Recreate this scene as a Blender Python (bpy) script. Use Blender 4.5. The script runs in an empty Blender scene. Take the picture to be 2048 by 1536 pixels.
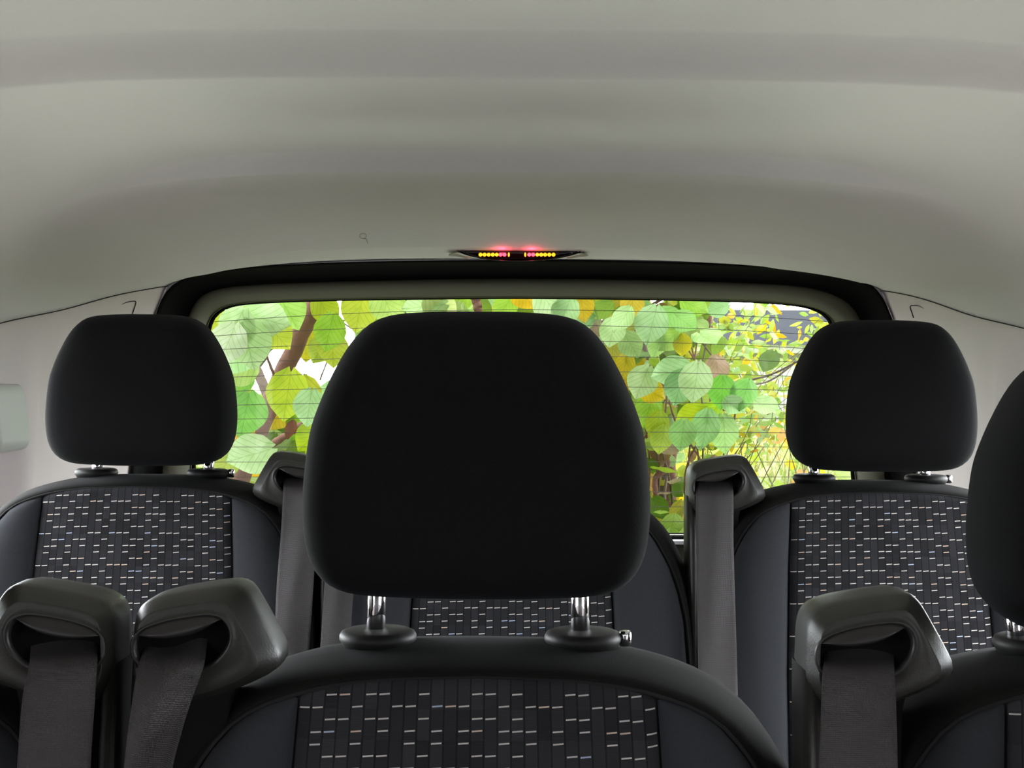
import bpy, math, random
from mathutils import Vector, Matrix
random.seed(7)
S = bpy.context.scene
COL = S.collection
PI = math.pi

# ------------------------------------------------------------------ camera, world, exposure
F = 2760.0                      # focal length in pixels of the 2048 px wide frame
CX, CY, CZ = 1024.0, 768.0, 1.25
ROLL = 0.0061
cam = bpy.data.objects.new('camera', bpy.data.cameras.new('camera'))
COL.objects.link(cam)
cam.data.sensor_width = 36.0
cam.data.lens = 36.0 * F / 2048.0
cam.data.clip_start = 0.02
cam.data.clip_end = 500
cr, sr = math.cos(ROLL), math.sin(ROLL)
cam.matrix_world = Matrix(((cr, -sr, 0, 0), (0, 0, -1, 0), (sr, cr, 0, CZ), (0, 0, 0, 1)))
S.camera = cam

world = bpy.data.worlds.new('overcast_sky')
S.world = world
world.use_nodes = True
wn, wl = world.node_tree.nodes, world.node_tree.links
wn.clear()
w_out = wn.new('ShaderNodeOutputWorld')
w_bg = wn.new('ShaderNodeBackground')
w_tc = wn.new('ShaderNodeTexCoord')
w_sep = wn.new('ShaderNodeSeparateXYZ')
w_ramp = wn.new('ShaderNodeValToRGB')
w_ramp.color_ramp.elements[0].position = 0.0
w_ramp.color_ramp.elements[0].color = (0.90, 0.95, 1.0, 1)
w_ramp.color_ramp.elements[1].position = 0.8
w_ramp.color_ramp.elements[1].color = (1.0, 1.0, 1.0, 1)
wl.new(w_tc.outputs['Generated'], w_sep.inputs[0])
wl.new(w_sep.outputs['Z'], w_ramp.inputs[0])
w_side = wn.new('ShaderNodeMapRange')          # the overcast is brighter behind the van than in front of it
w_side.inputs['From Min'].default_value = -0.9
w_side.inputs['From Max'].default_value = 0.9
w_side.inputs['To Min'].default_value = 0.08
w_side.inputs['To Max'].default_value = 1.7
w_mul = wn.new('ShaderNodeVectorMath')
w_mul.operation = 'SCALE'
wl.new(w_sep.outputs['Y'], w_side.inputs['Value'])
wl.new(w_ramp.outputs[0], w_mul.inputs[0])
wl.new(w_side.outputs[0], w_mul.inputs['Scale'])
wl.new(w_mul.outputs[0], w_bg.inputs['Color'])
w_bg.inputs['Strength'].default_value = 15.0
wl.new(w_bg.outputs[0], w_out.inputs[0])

vs = S.view_settings
S.display_settings.display_device = 'sRGB'
vs.view_transform = 'Standard'
vs.look = 'None'
vs.exposure = 0.20
vs.gamma = 1.0
vs.use_curve_mapping = False
S.cycles.use_denoising = True
S.cycles.max_bounces = 10
S.cycles.diffuse_bounces = 6
S.cycles.transparent_max_bounces = 16
S.cycles.sample_clamp_indirect = 6.0
S.cycles.caustics_reflective = False
S.cycles.caustics_refractive = False


def P(px, py, d):
    """the point seen at a pixel of the photograph, at distance d behind the camera plane"""
    dx, dy = px - CX, CY - py
    return Vector(((dx * cr - dy * sr) / F * d, d, CZ + (dy * cr + dx * sr) / F * d))


# ------------------------------------------------------------------ materials
def mat(name, base, rough=0.6, metal=0.0, sheen=0.0, bump=None, spec=0.5, vary=0.0, vscale=30, coat=0.0):
    m = bpy.data.materials.new(name)
    m.use_nodes = True
    nt = m.node_tree
    b = nt.nodes['Principled BSDF']
    b.inputs['Base Color'].default_value = (*base, 1)
    b.inputs['Roughness'].default_value = rough
    b.inputs['Metallic'].default_value = metal
    b.inputs['Specular IOR Level'].default_value = spec
    b.inputs['Coat Weight'].default_value = coat
    if sheen:
        b.inputs['Sheen Weight'].default_value = sheen
        b.inputs['Sheen Roughness'].default_value = 0.45
        b.inputs['Sheen Tint'].default_value = (0.8, 0.9, 1.0, 1)
    tc = nt.nodes.new('ShaderNodeTexCoord')
    if bump:
        sc, st, dist = bump
        n = nt.nodes.new('ShaderNodeTexNoise')
        n.inputs['Scale'].default_value = sc
        n.inputs['Detail'].default_value = 3
        bp = nt.nodes.new('ShaderNodeBump')
        bp.inputs['Strength'].default_value = st
        bp.inputs['Distance'].default_value = dist
        nt.links.new(tc.outputs['Object'], n.inputs['Vector'])
        nt.links.new(n.outputs['Fac'], bp.inputs['Height'])
        nt.links.new(bp.outputs[0], b.inputs['Normal'])
    if vary:
        n2 = nt.nodes.new('ShaderNodeTexNoise')
        n2.inputs['Scale'].default_value = vscale
        n2.inputs['Detail'].default_value = 4
        mp = nt.nodes.new('ShaderNodeMapRange')
        mp.inputs['To Min'].default_value = 1 - vary
        mp.inputs['To Max'].default_value = 1 + vary
        mx = nt.nodes.new('ShaderNodeVectorMath')
        mx.operation = 'SCALE'
        mx.inputs[0].default_value = base
        nt.links.new(tc.outputs['Object'], n2.inputs['Vector'])
        nt.links.new(n2.outputs['Fac'], mp.inputs['Value'])
        nt.links.new(mp.outputs[0], mx.inputs['Scale'])
        nt.links.new(mx.outputs[0], b.inputs['Base Color'])
    return m


def attr_mat(name, rough=0.6, translucent=0.0, veins=False):
    """colour from the mesh's own colour attribute (each leaf or thread its own colour)"""
    m = bpy.data.materials.new(name)
    m.use_nodes = True
    nt = m.node_tree
    b = nt.nodes['Principled BSDF']
    out = nt.nodes['Material Output']
    b.inputs['Roughness'].default_value = rough
    a = nt.nodes.new('ShaderNodeAttribute')
    a.attribute_name = 'Col'
    src = a.outputs['Color']
    if veins:
        uv = nt.nodes.new('ShaderNodeUVMap')
        sp = nt.nodes.new('ShaderNodeSeparateXYZ')
        nt.links.new(uv.outputs[0], sp.inputs[0])

        def math_(op, x, y=None, clamp=False):
            n = nt.nodes.new('ShaderNodeMath')
            n.operation = op
            n.use_clamp = clamp
            for i, v in enumerate((x, y)):
                if v is None:
                    continue
                if isinstance(v, (int, float)):
                    n.inputs[i].default_value = v
                else:
                    nt.links.new(v, n.inputs[i])
            return n.outputs[0]
        au = math_('ABSOLUTE', math_('SUBTRACT', sp.outputs['X'], 0.5))
        w = math_('SUBTRACT', sp.outputs['Y'], math_('MULTIPLY', math_('POWER', au, 0.8), 0.9))
        s = math_('SINE', math_('MULTIPLY', w, 40.0))
        side = math_('MULTIPLY', math_('SUBTRACT', s, 0.86), 7.0, True)
        mid = math_('SUBTRACT', 1.0, math_('MULTIPLY', au, 60.0), True)
        v = math_('MAXIMUM', side, mid)
        nz = nt.nodes.new('ShaderNodeTexNoise')
        nz.inputs['Scale'].default_value = 22
        tc = nt.nodes.new('ShaderNodeTexCoord')
        nt.links.new(tc.outputs['Object'], nz.inputs['Vector'])
        hs = nt.nodes.new('ShaderNodeMix')
        hs.data_type = 'RGBA'
        hs.blend_type = 'MULTIPLY'
        hs.inputs['Factor'].default_value = 0.55
        nt.links.new(src, hs.inputs['A'])
        rp = nt.nodes.new('ShaderNodeValToRGB')
        rp.color_ramp.elements[0].position = 0.35
        rp.color_ramp.elements[0].color = (0.62, 0.72, 0.45, 1)
        rp.color_ramp.elements[1].position = 0.6
        rp.color_ramp.elements[1].color = (1, 1, 1, 1)
        nt.links.new(nz.outputs['Fac'], rp.inputs[0])
        nt.links.new(rp.outputs[0], hs.inputs['B'])
        mx = nt.nodes.new('ShaderNodeMix')
        mx.data_type = 'RGBA'
        mx.blend_type = 'MULTIPLY'
        nt.links.new(math_('MULTIPLY', v, 0.95), mx.inputs['Factor'])
        nt.links.new(hs.outputs['Result'], mx.inputs['A'])
        mx.inputs['B'].default_value = (0.62, 0.72, 0.50, 1)
        src = mx.outputs['Result']
    nt.links.new(src, b.inputs['Base Color'])
    if translucent:
        t = nt.nodes.new('ShaderNodeBsdfTranslucent')
        ms = nt.nodes.new('ShaderNodeMixShader')
        ms.inputs[0].default_value = translucent
        nt.links.new(src, t.inputs['Color'])
        nt.links.new(b.outputs[0], ms.inputs[1])
        nt.links.new(t.outputs[0], ms.inputs[2])
        nt.links.new(ms.outputs[0], out.inputs[0])
    return m


M = {}
M['fabric'] = mat('seat_fabric', (0.0115, 0.0112, 0.0105), 0.95, sheen=0.01, bump=(900, 0.35, 0.0006), spec=0.12, vary=0.25, vscale=400)
M['head'] = mat('headrest_fabric', (0.0095, 0.0095, 0.0102), 0.95, sheen=0.02, bump=(900, 0.35, 0.0006), spec=0.08, vary=0.3, vscale=450)
M['bolster'] = mat('bolster_fabric', (0.036, 0.038, 0.044), 0.9, sheen=0.03, bump=(1100, 0.3, 0.0005), spec=0.15, vary=0.2, vscale=500)
M['seam'] = mat('seam_thread', (0.008, 0.008, 0.009), 0.9)
M['plastic'] = mat('guide_plastic', (0.030, 0.030, 0.026), 0.42, bump=(700, 0.35, 0.0006), spec=0.45)
M['lip'] = mat('slot_lip_plastic', (0.024, 0.022, 0.022), 0.33, spec=0.5)
M['slot'] = mat('slot_dark_plastic', (0.006, 0.006, 0.006), 0.7, spec=0.1)
M['disc'] = mat('collar_plastic', (0.013, 0.013, 0.013), 0.55, spec=0.3)
M['chrome'] = mat('polished_chrome', (0.92, 0.91, 0.92), 0.07, metal=1.0)
M['head_liner'] = mat('headliner_fabric', (0.665, 0.65, 0.63), 0.95, bump=(900, 0.15, 0.0004), spec=0.1, vary=0.03, vscale=300)
M['pillar'] = mat('pillar_plastic', (0.60, 0.535, 0.535), 0.55, bump=(450, 0.2, 0.0006), spec=0.35)
M['cover'] = mat('cover_plastic', (0.52, 0.54, 0.51), 0.5, spec=0.35)
M['rubber'] = mat('door_seal_rubber', (0.004, 0.004, 0.004), 0.8, spec=0.06)
M['gate'] = mat('tailgate_trim_plastic', (0.060, 0.057, 0.036), 0.55, spec=0.4)
M['sill'] = mat('window_sill_plastic', (0.74, 0.78, 0.84), 0.35, spec=0.5)
M['carpet'] = mat('floor_carpet', (0.03, 0.03, 0.03), 0.95, bump=(500, 0.5, 0.002))
M['wire'] = mat('defroster_wire', (0.035, 0.02, 0.012), 0.6)
M['black'] = mat('black_lens', (0.006, 0.004, 0.004), 0.12, spec=0.6)
M['clip'] = mat('clear_clip', (0.55, 0.56, 0.45), 0.25, spec=0.6)
M['bark'] = mat('brown_bark', (0.14, 0.062, 0.042), 0.85, bump=(30, 0.8, 0.01), vary=0.35, vscale=18)
M['bark_grey'] = mat('grey_bark', (0.11, 0.078, 0.055), 0.85, bump=(30, 0.8, 0.01), vary=0.35, vscale=18)
M['house'] = mat('white_painted_boards', (0.86, 0.87, 0.88), 0.6)
M['roof'] = mat('grey_slate', (0.030, 0.033, 0.042), 0.95, spec=0.03, vary=0.2, vscale=6)
M['soil'] = mat('grassy_soil', (0.16, 0.19, 0.07), 0.95, vary=0.4, vscale=3)
M['leaf'] = attr_mat('leaf', 0.42, 0.38, veins=True)
M['small_leaf'] = attr_mat('small_leaf', 0.5, 0.35)
M['grass'] = attr_mat('grass_blade', 0.6, 0.3)
M['dash'] = attr_mat('woven_dash', 0.5)


def belt_material():
    m = bpy.data.materials.new('belt_webbing')
    m.use_nodes = True
    nt = m.node_tree
    b = nt.nodes['Principled BSDF']
    b.inputs['Base Color'].default_value = (0.060, 0.054, 0.056, 1)
    b.inputs['Roughness'].default_value = 0.5
    b.inputs['Specular IOR Level'].default_value = 0.35
    b.inputs['Anisotropic'].default_value = 0.5
    uv = nt.nodes.new('ShaderNodeUVMap')
    w = nt.nodes.new('ShaderNodeTexWave')
    w.bands_direction = 'Y'
    w.inputs['Scale'].default_value = 220
    w.inputs['Distortion'].default_value = 0.6
    w2 = nt.nodes.new('ShaderNodeTexWave')
    w2.bands_direction = 'X'
    w2.inputs['Scale'].default_value = 330
    ad = nt.nodes.new('ShaderNodeMath')
    bp = nt.nodes.new('ShaderNodeBump')
    bp.inputs['Strength'].default_value = 0.5
    bp.inputs['Distance'].default_value = 0.0006
    nt.links.new(uv.outputs[0], w.inputs['Vector'])
    nt.links.new(uv.outputs[0], w2.inputs['Vector'])
    nt.links.new(w.outputs['Fac'], ad.inputs[0])
    nt.links.new(w2.outputs['Fac'], ad.inputs[1])
    nt.links.new(ad.outputs[0], bp.inputs['Height'])
    nt.links.new(bp.outputs[0], b.inputs['Normal'])
    return m


def insert_material():
    """dark woven cloth in narrow columns, some a touch lighter, UV in metres"""
    m = bpy.data.materials.new('insert_weave')
    m.use_nodes = True
    nt = m.node_tree
    b = nt.nodes['Principled BSDF']
    b.inputs['Roughness'].default_value = 0.85
    b.inputs['Specular IOR Level'].default_value = 0.2
    uv = nt.nodes.new('ShaderNodeUVMap')
    sp = nt.nodes.new('ShaderNodeSeparateXYZ')
    nt.links.new(uv.outputs[0], sp.inputs[0])

    def mth(op, a_, b_=None, c_=None):
        n = nt.nodes.new('ShaderNodeMath')
        n.operation = op
        for i, v in enumerate((a_, b_, c_)):
            if v is None:
                continue
            if isinstance(v, (int, float)):
                n.inputs[i].default_value = v
            else:
                nt.links.new(v, n.inputs[i])
        return n.outputs[0]
    u, v = sp.outputs['X'], sp.outputs['Y']
    col = mth('FLOOR', u)
    rowi = mth('FLOOR', mth('DIVIDE', v, 2.5))
    wn_ = nt.nodes.new('ShaderNodeTexWhiteNoise')
    wn_.noise_dimensions = '2D'
    cmb = nt.nodes.new('ShaderNodeCombineXYZ')
    nt.links.new(col, cmb.inputs[0])
    nt.links.new(rowi, cmb.inputs[1])
    nt.links.new(cmb.outputs[0], wn_.inputs['Vector'])
    edge = mth('ABSOLUTE', mth('SUBTRACT', mth('FRACT', u), 0.5))
    line = mth('GREATER_THAN', edge, 0.44)
    fine = mth('MULTIPLY', mth('SINE', mth('MULTIPLY', v, 60.0)), 0.08)
    val = mth('ADD', mth('MULTIPLY', wn_.outputs['Value'], 0.6), 0.7)
    val = mth('ADD', val, fine)
    val = mth('MULTIPLY', val, mth('SUBTRACT', 1.0, mth('MULTIPLY', line, 0.55)))
    sc = nt.nodes.new('ShaderNodeVectorMath')
    sc.operation = 'SCALE'
    sc.inputs[0].default_value = (0.028, 0.028, 0.032)
    nt.links.new(val, sc.inputs['Scale'])
    nt.links.new(sc.outputs[0], b.inputs['Base Color'])
    bp = nt.nodes.new('ShaderNodeBump')
    bp.inputs['Strength'].default_value = 0.6
    bp.inputs['Distance'].default_value = 0.0008
    nt.links.new(val, bp.inputs['Height'])
    nt.links.new(bp.outputs[0], b.inputs['Normal'])
    return m


def glass_material():
    m = bpy.data.materials.new('tinted_glass')
    m.use_nodes = True
    nt = m.node_tree
    nt.nodes.clear()
    o = nt.nodes.new('ShaderNodeOutputMaterial')
    t = nt.nodes.new('ShaderNodeBsdfTransparent')
    t.inputs[0].default_value = (0.46, 0.47, 0.455, 1)
    g = nt.nodes.new('ShaderNodeBsdfGlossy')
    g.inputs['Roughness'].default_value = 0.02
    mx = nt.nodes.new('ShaderNodeMixShader')
    mx.inputs[0].default_value = 0.03
    nt.links.new(t.outputs[0], mx.inputs[1])
    nt.links.new(g.outputs[0], mx.inputs[2])
    nt.links.new(mx.outputs[0], o.inputs[0])
    return m


def glow(name, color, strength):
    m = bpy.data.materials.new(name)
    m.use_nodes = True
    b = m.node_tree.nodes['Principled BSDF']
    b.inputs['Base Color'].default_value = (*color, 1)
    b.inputs['Emission Color'].default_value = (*color, 1)
    b.inputs['Emission Strength'].default_value = strength
    return m


M['belt'] = belt_material()
M['insert'] = insert_material()
M['glass'] = glass_material()
M['amber'] = glow('amber_led', (1.0, 0.52, 0.02), 1.3)
M['red'] = glow('red_led', (1.0, 0.06, 0.10), 3.2)


# ------------------------------------------------------------------ mesh helpers
def mesh(name, verts, faces, mats, smooth=True, uvs=None, cols=None, fmat=None):
    me = bpy.data.meshes.new(name)
    me.from_pydata([tuple(v) for v in verts], [], faces)
    if not isinstance(mats, (list, tuple)):
        mats = [mats]
    for m in mats:
        me.materials.append(m)
    if fmat:
        me.polygons.foreach_set('material_index', fmat)
    if smooth:
        me.polygons.foreach_set('use_smooth', [True] * len(me.polygons))
    if uvs:
        l = me.uv_layers.new(name='UVMap')
        for lp in me.loops:
            l.data[lp.index].uv = uvs[lp.vertex_index]
    if cols:
        a = me.color_attributes.new('Col', 'FLOAT_COLOR', 'POINT')
        for i, c in enumerate(cols):
            a.data[i].color = (*c, 1)
    me.update()
    return me


def link(name, me, parent=None):
    o = bpy.data.objects.new(name, me)
    COL.objects.link(o)
    if parent:
        o.parent = parent
    return o


def tag(o, label=None, cat=None, group=None, kind=None):
    if label:
        o['label'] = label
    if cat:
        o['category'] = cat
    if group:
        o['group'] = group
    if kind:
        o['kind'] = kind
    return o


def empty(name, loc):
    o = bpy.data.objects.new(name, None)
    o.empty_display_size = 0.05
    COL.objects.link(o)
    o.location = loc
    return o


def catmull(pts, n, closed=True):
    """n points evenly spaced along a smooth curve through pts"""
    pts = [Vector(p) for p in pts]
    N = len(pts)
    dense = []
    segs = N if closed else N - 1
    for i in range(segs):
        if closed:
            p0, p1, p2, p3 = pts[i - 1], pts[i], pts[(i + 1) % N], pts[(i + 2) % N]
        else:
            p1, p2 = pts[i], pts[i + 1]
            p0 = pts[i - 1] if i else p1 * 2 - p2
            p3 = pts[i + 2] if i + 2 < N else p2 * 2 - p1
        for k in range(12):
            t = k / 12
            # centripetal-like damping through chord based tangents
            d = max((p2 - p1).length, 1e-9)
            t1 = (p2 - p0) / max((p2 - p0).length, 1e-9) * d
            t2 = (p3 - p1) / max((p3 - p1).length, 1e-9) * d
            h = 2 * t ** 3 - 3 * t * t + 1, t ** 3 - 2 * t * t + t, -2 * t ** 3 + 3 * t * t, t ** 3 - t * t
            dense.append(p1 * h[0] + t1 * h[1] + p2 * h[2] + t2 * h[3])
    if not closed:
        dense.append(pts[-1])
    L = [0.0]
    M_ = len(dense)
    rng = M_ if closed else M_ - 1
    for i in range(rng):
        L.append(L[-1] + (dense[(i + 1) % M_] - dense[i]).length)
    out = []
    cnt = n if closed else n - 1
    j = 0
    for i in range(n):
        s = L[-1] * i / cnt
        while j < rng - 1 and L[j + 1] < s:
            j += 1
        t = (s - L[j]) / max(L[j + 1] - L[j], 1e-12)
        out.append(dense[j].lerp(dense[(j + 1) % M_], min(max(t, 0), 1)))
    return out


def lerp_table(tab, x):
    if x <= tab[0][0]:
        return tab[0][1]
    for (a, b), (c, d) in zip(tab, tab[1:]):
        if x <= c:
            return b + (d - b) * (x - a) / (c - a)
    return tab[-1][1]


def smooth_table(tab, x):
    """monotone-ish cubic through a table"""
    n = len(tab)
    if x <= tab[0][0]:
        return tab[0][1]
    if x >= tab[-1][0]:
        return tab[-1][1]
    for i in range(n - 1):
        if x <= tab[i + 1][0]:
            break

    def slope(k):
        if k <= 0 or k >= n - 1:
            return 0.0
        s0 = (tab[k][1] - tab[k - 1][1]) / (tab[k][0] - tab[k - 1][0])
        s1 = (tab[k + 1][1] - tab[k][1]) / (tab[k + 1][0] - tab[k][0])
        if s0 * s1 <= 0:
            return 0.0
        return 2 * s0 * s1 / (s0 + s1)
    x0, y0 = tab[i]
    x1, y1 = tab[i + 1]
    h = x1 - x0
    t = (x - x0) / h
    return ((2 * t ** 3 - 3 * t * t + 1) * y0 + (t ** 3 - 2 * t * t + t) * h * slope(i)
            + (-2 * t ** 3 + 3 * t * t) * y1 + (t ** 3 - t * t) * h * slope(i + 1))


def ring_loft(rings, cap0=True, cap1=True):
    n = len(rings[0])
    v = [p for r in rings for p in r]
    f = []
    for k in range(len(rings) - 1):
        for i in range(n):
            j = (i + 1) % n
            f.append((k * n + i, k * n + j, (k + 1) * n + j, (k + 1) * n + i))
    if cap0:
        f.append(tuple(range(n))[::-1])
    if cap1:
        b = (len(rings) - 1) * n
        f.append(tuple(b + i for i in range(n)))
    return v, f


def grid_faces(nr, nc, off=0):
    return [(off + r * nc + c, off + r * nc + c + 1, off + (r + 1) * nc + c + 1, off + (r + 1) * nc + c)
            for r in range(nr - 1) for c in range(nc - 1)]


def join(parts):
    V, Fc = [], []
    for v, f in parts:
        o = len(V)
        V += list(v)
        Fc += [tuple(i + o for i in q) for q in f]
    return V, Fc


def tube(pts, r, seg=10, cap=True):
    pts = [Vector(p) for p in pts]
    rad = r if callable(r) else (lambda t: r)
    rings = []
    up = Vector((0, 0, 1))
    t0 = (pts[1] - pts[0]).normalized()
    if abs(t0.dot(up)) > 0.9:
        up = Vector((1, 0, 0))
    u = t0.cross(up).normalized()
    for i, p in enumerate(pts):
        a = pts[max(i - 1, 0)]
        b = pts[min(i + 1, len(pts) - 1)]
        t = (b - a).normalized()
        u = (u - t * u.dot(t)).normalized()
        w = t.cross(u)
        rr = rad(i / (len(pts) - 1))
        rings.append([p + (u * math.cos(2 * PI * k / seg) + w * math.sin(2 * PI * k / seg)) * rr for k in range(seg)])
    return ring_loft(rings, cap, cap)


def box(x0, x1, y0, y1, z0, z1):
    v = [Vector((x, y, z)) for x in (x0, x1) for y in (y0, y1) for z in (z0, z1)]
    f = [(0, 1, 3, 2), (4, 6, 7, 5), (0, 4, 5, 1), (2, 3, 7, 6), (0, 2, 6, 4), (1, 5, 7, 3)]
    return v, f


def round_box(x0, x1, y0, y1, z0, z1, r=0.02, seg=5):
    """box with rounded outline in XZ and softened front and back edges"""
    def outline(ins):
        pts = []
        rr = max(r - ins * 0.3, 0.001)
        for (cx_, cz_, a0) in ((x1 - rr - ins, z1 - rr - ins, 0), (x0 + rr + ins, z1 - rr - ins, 90),
                               (x0 + rr + ins, z0 + rr + ins, 180), (x1 - rr - ins, z0 + rr + ins, 270)):
            for k in range(seg + 1):
                a = math.radians(a0 + 90 * k / seg)
                pts.append((cx_ + rr * math.cos(a), cz_ + rr * math.sin(a)))
        return pts
    rings = []
    e = min(r * 0.6, (y1 - y0) * 0.3)
    for y, ins in ((y0, e), (y0 + e * 0.3, e * 0.3), (y0 + e, 0), (y1 - e, 0), (y1 - e * 0.3, e * 0.3), (y1, e)):
        rings.append([Vector((a, y, b)) for a, b in outline(ins)])
    return ring_loft(rings)


def lathe(prof, seg=32, cx_=0, cy_=0):
    rings = [[Vector((cx_ + r * math.cos(2 * PI * k / seg), cy_ + r * math.sin(2 * PI * k / seg), z)) for k in range(seg)]
             for r, z in prof]
    return ring_loft(rings)


# ------------------------------------------------------------------ the van shell
SEAM_L = [(-1.2, (-0.86, 0.12)), (1.9, (-0.885, 0.10)), (2.2, (-0.883, 0.072)), (2.36, (-0.8755, 0.0998)), (2.62, (-0.849, 0.138)),
          (2.80, (-0.806, 0.1757)), (2.90, (-0.775, 0.194)), (2.975, (-0.7415, 0.2064))]
SEAM_R = [(-1.2, (0.86, 0.12)), (1.9, (0.893, 0.10)), (2.22, (0.891, 0.075)), (2.38, (0.884, 0.102)), (2.62, (0.870, 0.137)),
          (2.80, (0.842, 0.176)), (2.90, (0.820, 0.195)), (2.975, (0.792, 0.2064))]


def seam_at(tab, d):
    return (smooth_table([(a, b[0]) for a, b in tab], d), smooth_table([(a, b[1]) for a, b in tab], d))


PROFILE = [(-1.2, 0.36), (-0.6, 0.41), (0.4, 0.425), (1.2, 0.425), (1.56, 0.424), (1.63, 0.419), (1.648, 0.412), (1.692, 0.3790), (1.697, 0.3760), (1.702, 0.3752), (1.72, 0.3752), (1.80, 0.3765),
           (2.05, 0.381), (2.22, 0.3845), (2.262, 0.383), (2.275, 0.378), (2.300, 0.3565), (2.304, 0.3540), (2.308, 0.3532), (2.32, 0.3530), (2.40, 0.3520), (2.50, 0.3545),
           (2.65, 0.338), (2.78, 0.3125), (2.855, 0.2862), (2.862, 0.2838), (2.868, 0.2826), (2.93, 0.2738), (2.972, 0.2675)]
SPREAD = [(2.05, 0.383), (2.20, 0.379), (2.35, 0.366), (2.50, 0.3535), (2.65, 0.338)]    # the same height lost without a step


def build_ceiling():
    ds = []
    d = -1.2
    while d < 2.972:
        ds.append(d)
        d += 0.1 if d < 1.4 else (0.003 if 1.62 < d < 1.72 or 2.25 < d < 2.32 or 2.84 < d < 2.88 else 0.0125)
    ds.append(2.972)
    nc = 121
    V, Fc = [], []
    for d in ds:
        zc = smooth_table(PROFILE, d)
        xl, zl = seam_at(SEAM_L, d)
        xr, zr = seam_at(SEAM_R, d)
        a = lerp_table([(1.3, 0.18), (1.7, 0.2), (2.3, 0.43), (2.7, 0.55), (2.972, 0.75)], d)
        p = lerp_table([(2.3, 4.0), (2.972, 3.2)], d)
        xc = (xl + xr) / 2
        for i in range(nc):
            u = math.sin((i / (nc - 1) * 2 - 1) * PI / 2)
            zs = zr if u > 0 else zl
            zq = smooth_table(SPREAD, d) if 2.05 < d < 2.65 else zc
            fa = min(1, max(0, (abs(u) - .55) / .38))
            zu = zc + (zq - zc) * fa * fa * (3 - 2 * fa)
            x = xc + u * ((xr - xc) if u > 0 else (xc - xl))
            z = zs + (zu - zs) * max(0.0, 1 - abs(u) ** p) ** a
            V.append(Vector((x, d, CZ + z)))
    Fc = grid_faces(len(ds), nc)
    o = link('ceiling', mesh('ceiling', V, Fc, M['head_liner']))
    sm = o.modifiers.new('shell', 'SOLIDIFY')
    sm.thickness = 0.03
    sm.offset = 1
    tag(o, 'pale grey moulded fabric headliner with two shallow crosswise steps', 'ceiling', kind='structure')


build_ceiling()


def build_side(side):
    tab = SEAM_L if side < 0 else SEAM_R
    ds = [2.3 + 0.0125 * i for i in range(54)] + [2.975]
    drops = [0.0, 0.004, 0.012, 0.03, 0.06, 0.1, 0.16, 0.24, 0.33, 0.42, 0.55, 0.75, 0.95]
    V = []
    for d in ds:
        x0, z0 = seam_at(tab, d)
        rear = max(0.0, (d - 2.62) / 0.355)
        for dr in drops:
            lean = lerp_table([(0, 0), (0.06, 0.024), (0.39, 0.078), (0.7, 0.098), (1, 0.1)], dr) * rear
            lean += 0.02 * min(1, dr / 0.3) * (1 - rear)
            ridge = 0.042 * math.exp(-((d - (2.47 - 0.10 * min(dr, .5))) / 0.065) ** 2) * min(1, max(0, dr - 0.01) / 0.2)
            flare = 0.05 * max(0.0, (2.30 - d) / 0.28) ** 1.5 * min(1, dr / 0.05)
            x = abs(x0) + lean - ridge + flare + (0.0025 if 0 < dr < 0.9 else 0)
            V.append(Vector((side * x, d, CZ + z0 - dr)))
    nr, nc = len(ds), len(drops)
    o = link('wall_left' if side < 0 else 'wall_right', mesh('pillar', V, grid_faces(nr, nc), M['pillar']))
    sm = o.modifiers.new('shell', 'SOLIDIFY')
    sm.thickness = 0.04
    sm.offset = -1 if side < 0 else 1
    tag(o, 'pale mauve-grey plastic rear pillar trim on the %s side' % ('left' if side < 0 else 'right'), 'wall', kind='structure')
    # dark gap where the pillar trim meets the headliner
    pts = []
    for i in range(60):
        d = 2.1 + (2.972 - 2.1) * i / 59
        x0, z0 = seam_at(tab, d)
        pts.append(Vector((x0 - side * 0.0012, d, CZ + z0 - 0.001)))
    s = link('trim_1' if side < 0 else 'trim_2', mesh('seam', *tube(pts, 0.0010, 6), M['seam']))
    tag(s, 'thin dark gap between headliner and pillar trim', 'trim', kind='structure')


build_side(-1)
build_side(1)

# lower body sides, floor, an added front wall blocking windscreen light, and posts between the side windows
for side, nm in ((-1, 'wall_left_lower'), (1, 'wall_right_lower')):
    xa, xb = sorted((side * 0.905, side * 0.985))
    parts = [box(xa, xb, -1.2, 2.30, 0.0, 0.80), box(xa, xb, 2.30, 3.05, 0.0, 0.62),
             box(*sorted((side * 0.89, side * 0.95)), 0.40, 1.05, 0.80, CZ + 0.14),
             box(*sorted((side * 0.89, side * 0.95)), -1.2, 2.3, CZ + 0.10, CZ + 0.16)]
    o = link(nm, mesh(nm, *join(parts), M['pillar'], smooth=False))
    tag(o, 'lower side panel of the van with its window opening', 'wall', kind='structure')
o = link('floor', mesh('floor', *box(-0.98, 0.98, -1.2, 3.05, -0.06, 0.0), M['carpet'], smooth=False))
tag(o, 'dark carpeted van floor', 'floor', kind='structure')
o = link('wall_front', mesh('front', *box(-0.98, 0.98, -1.28, -1.2, -0.06, 1.40), M['carpet'], smooth=False))
tag(o, 'unseen dark front wall, raised to block light from the windscreen', 'wall', kind='structure')

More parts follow.
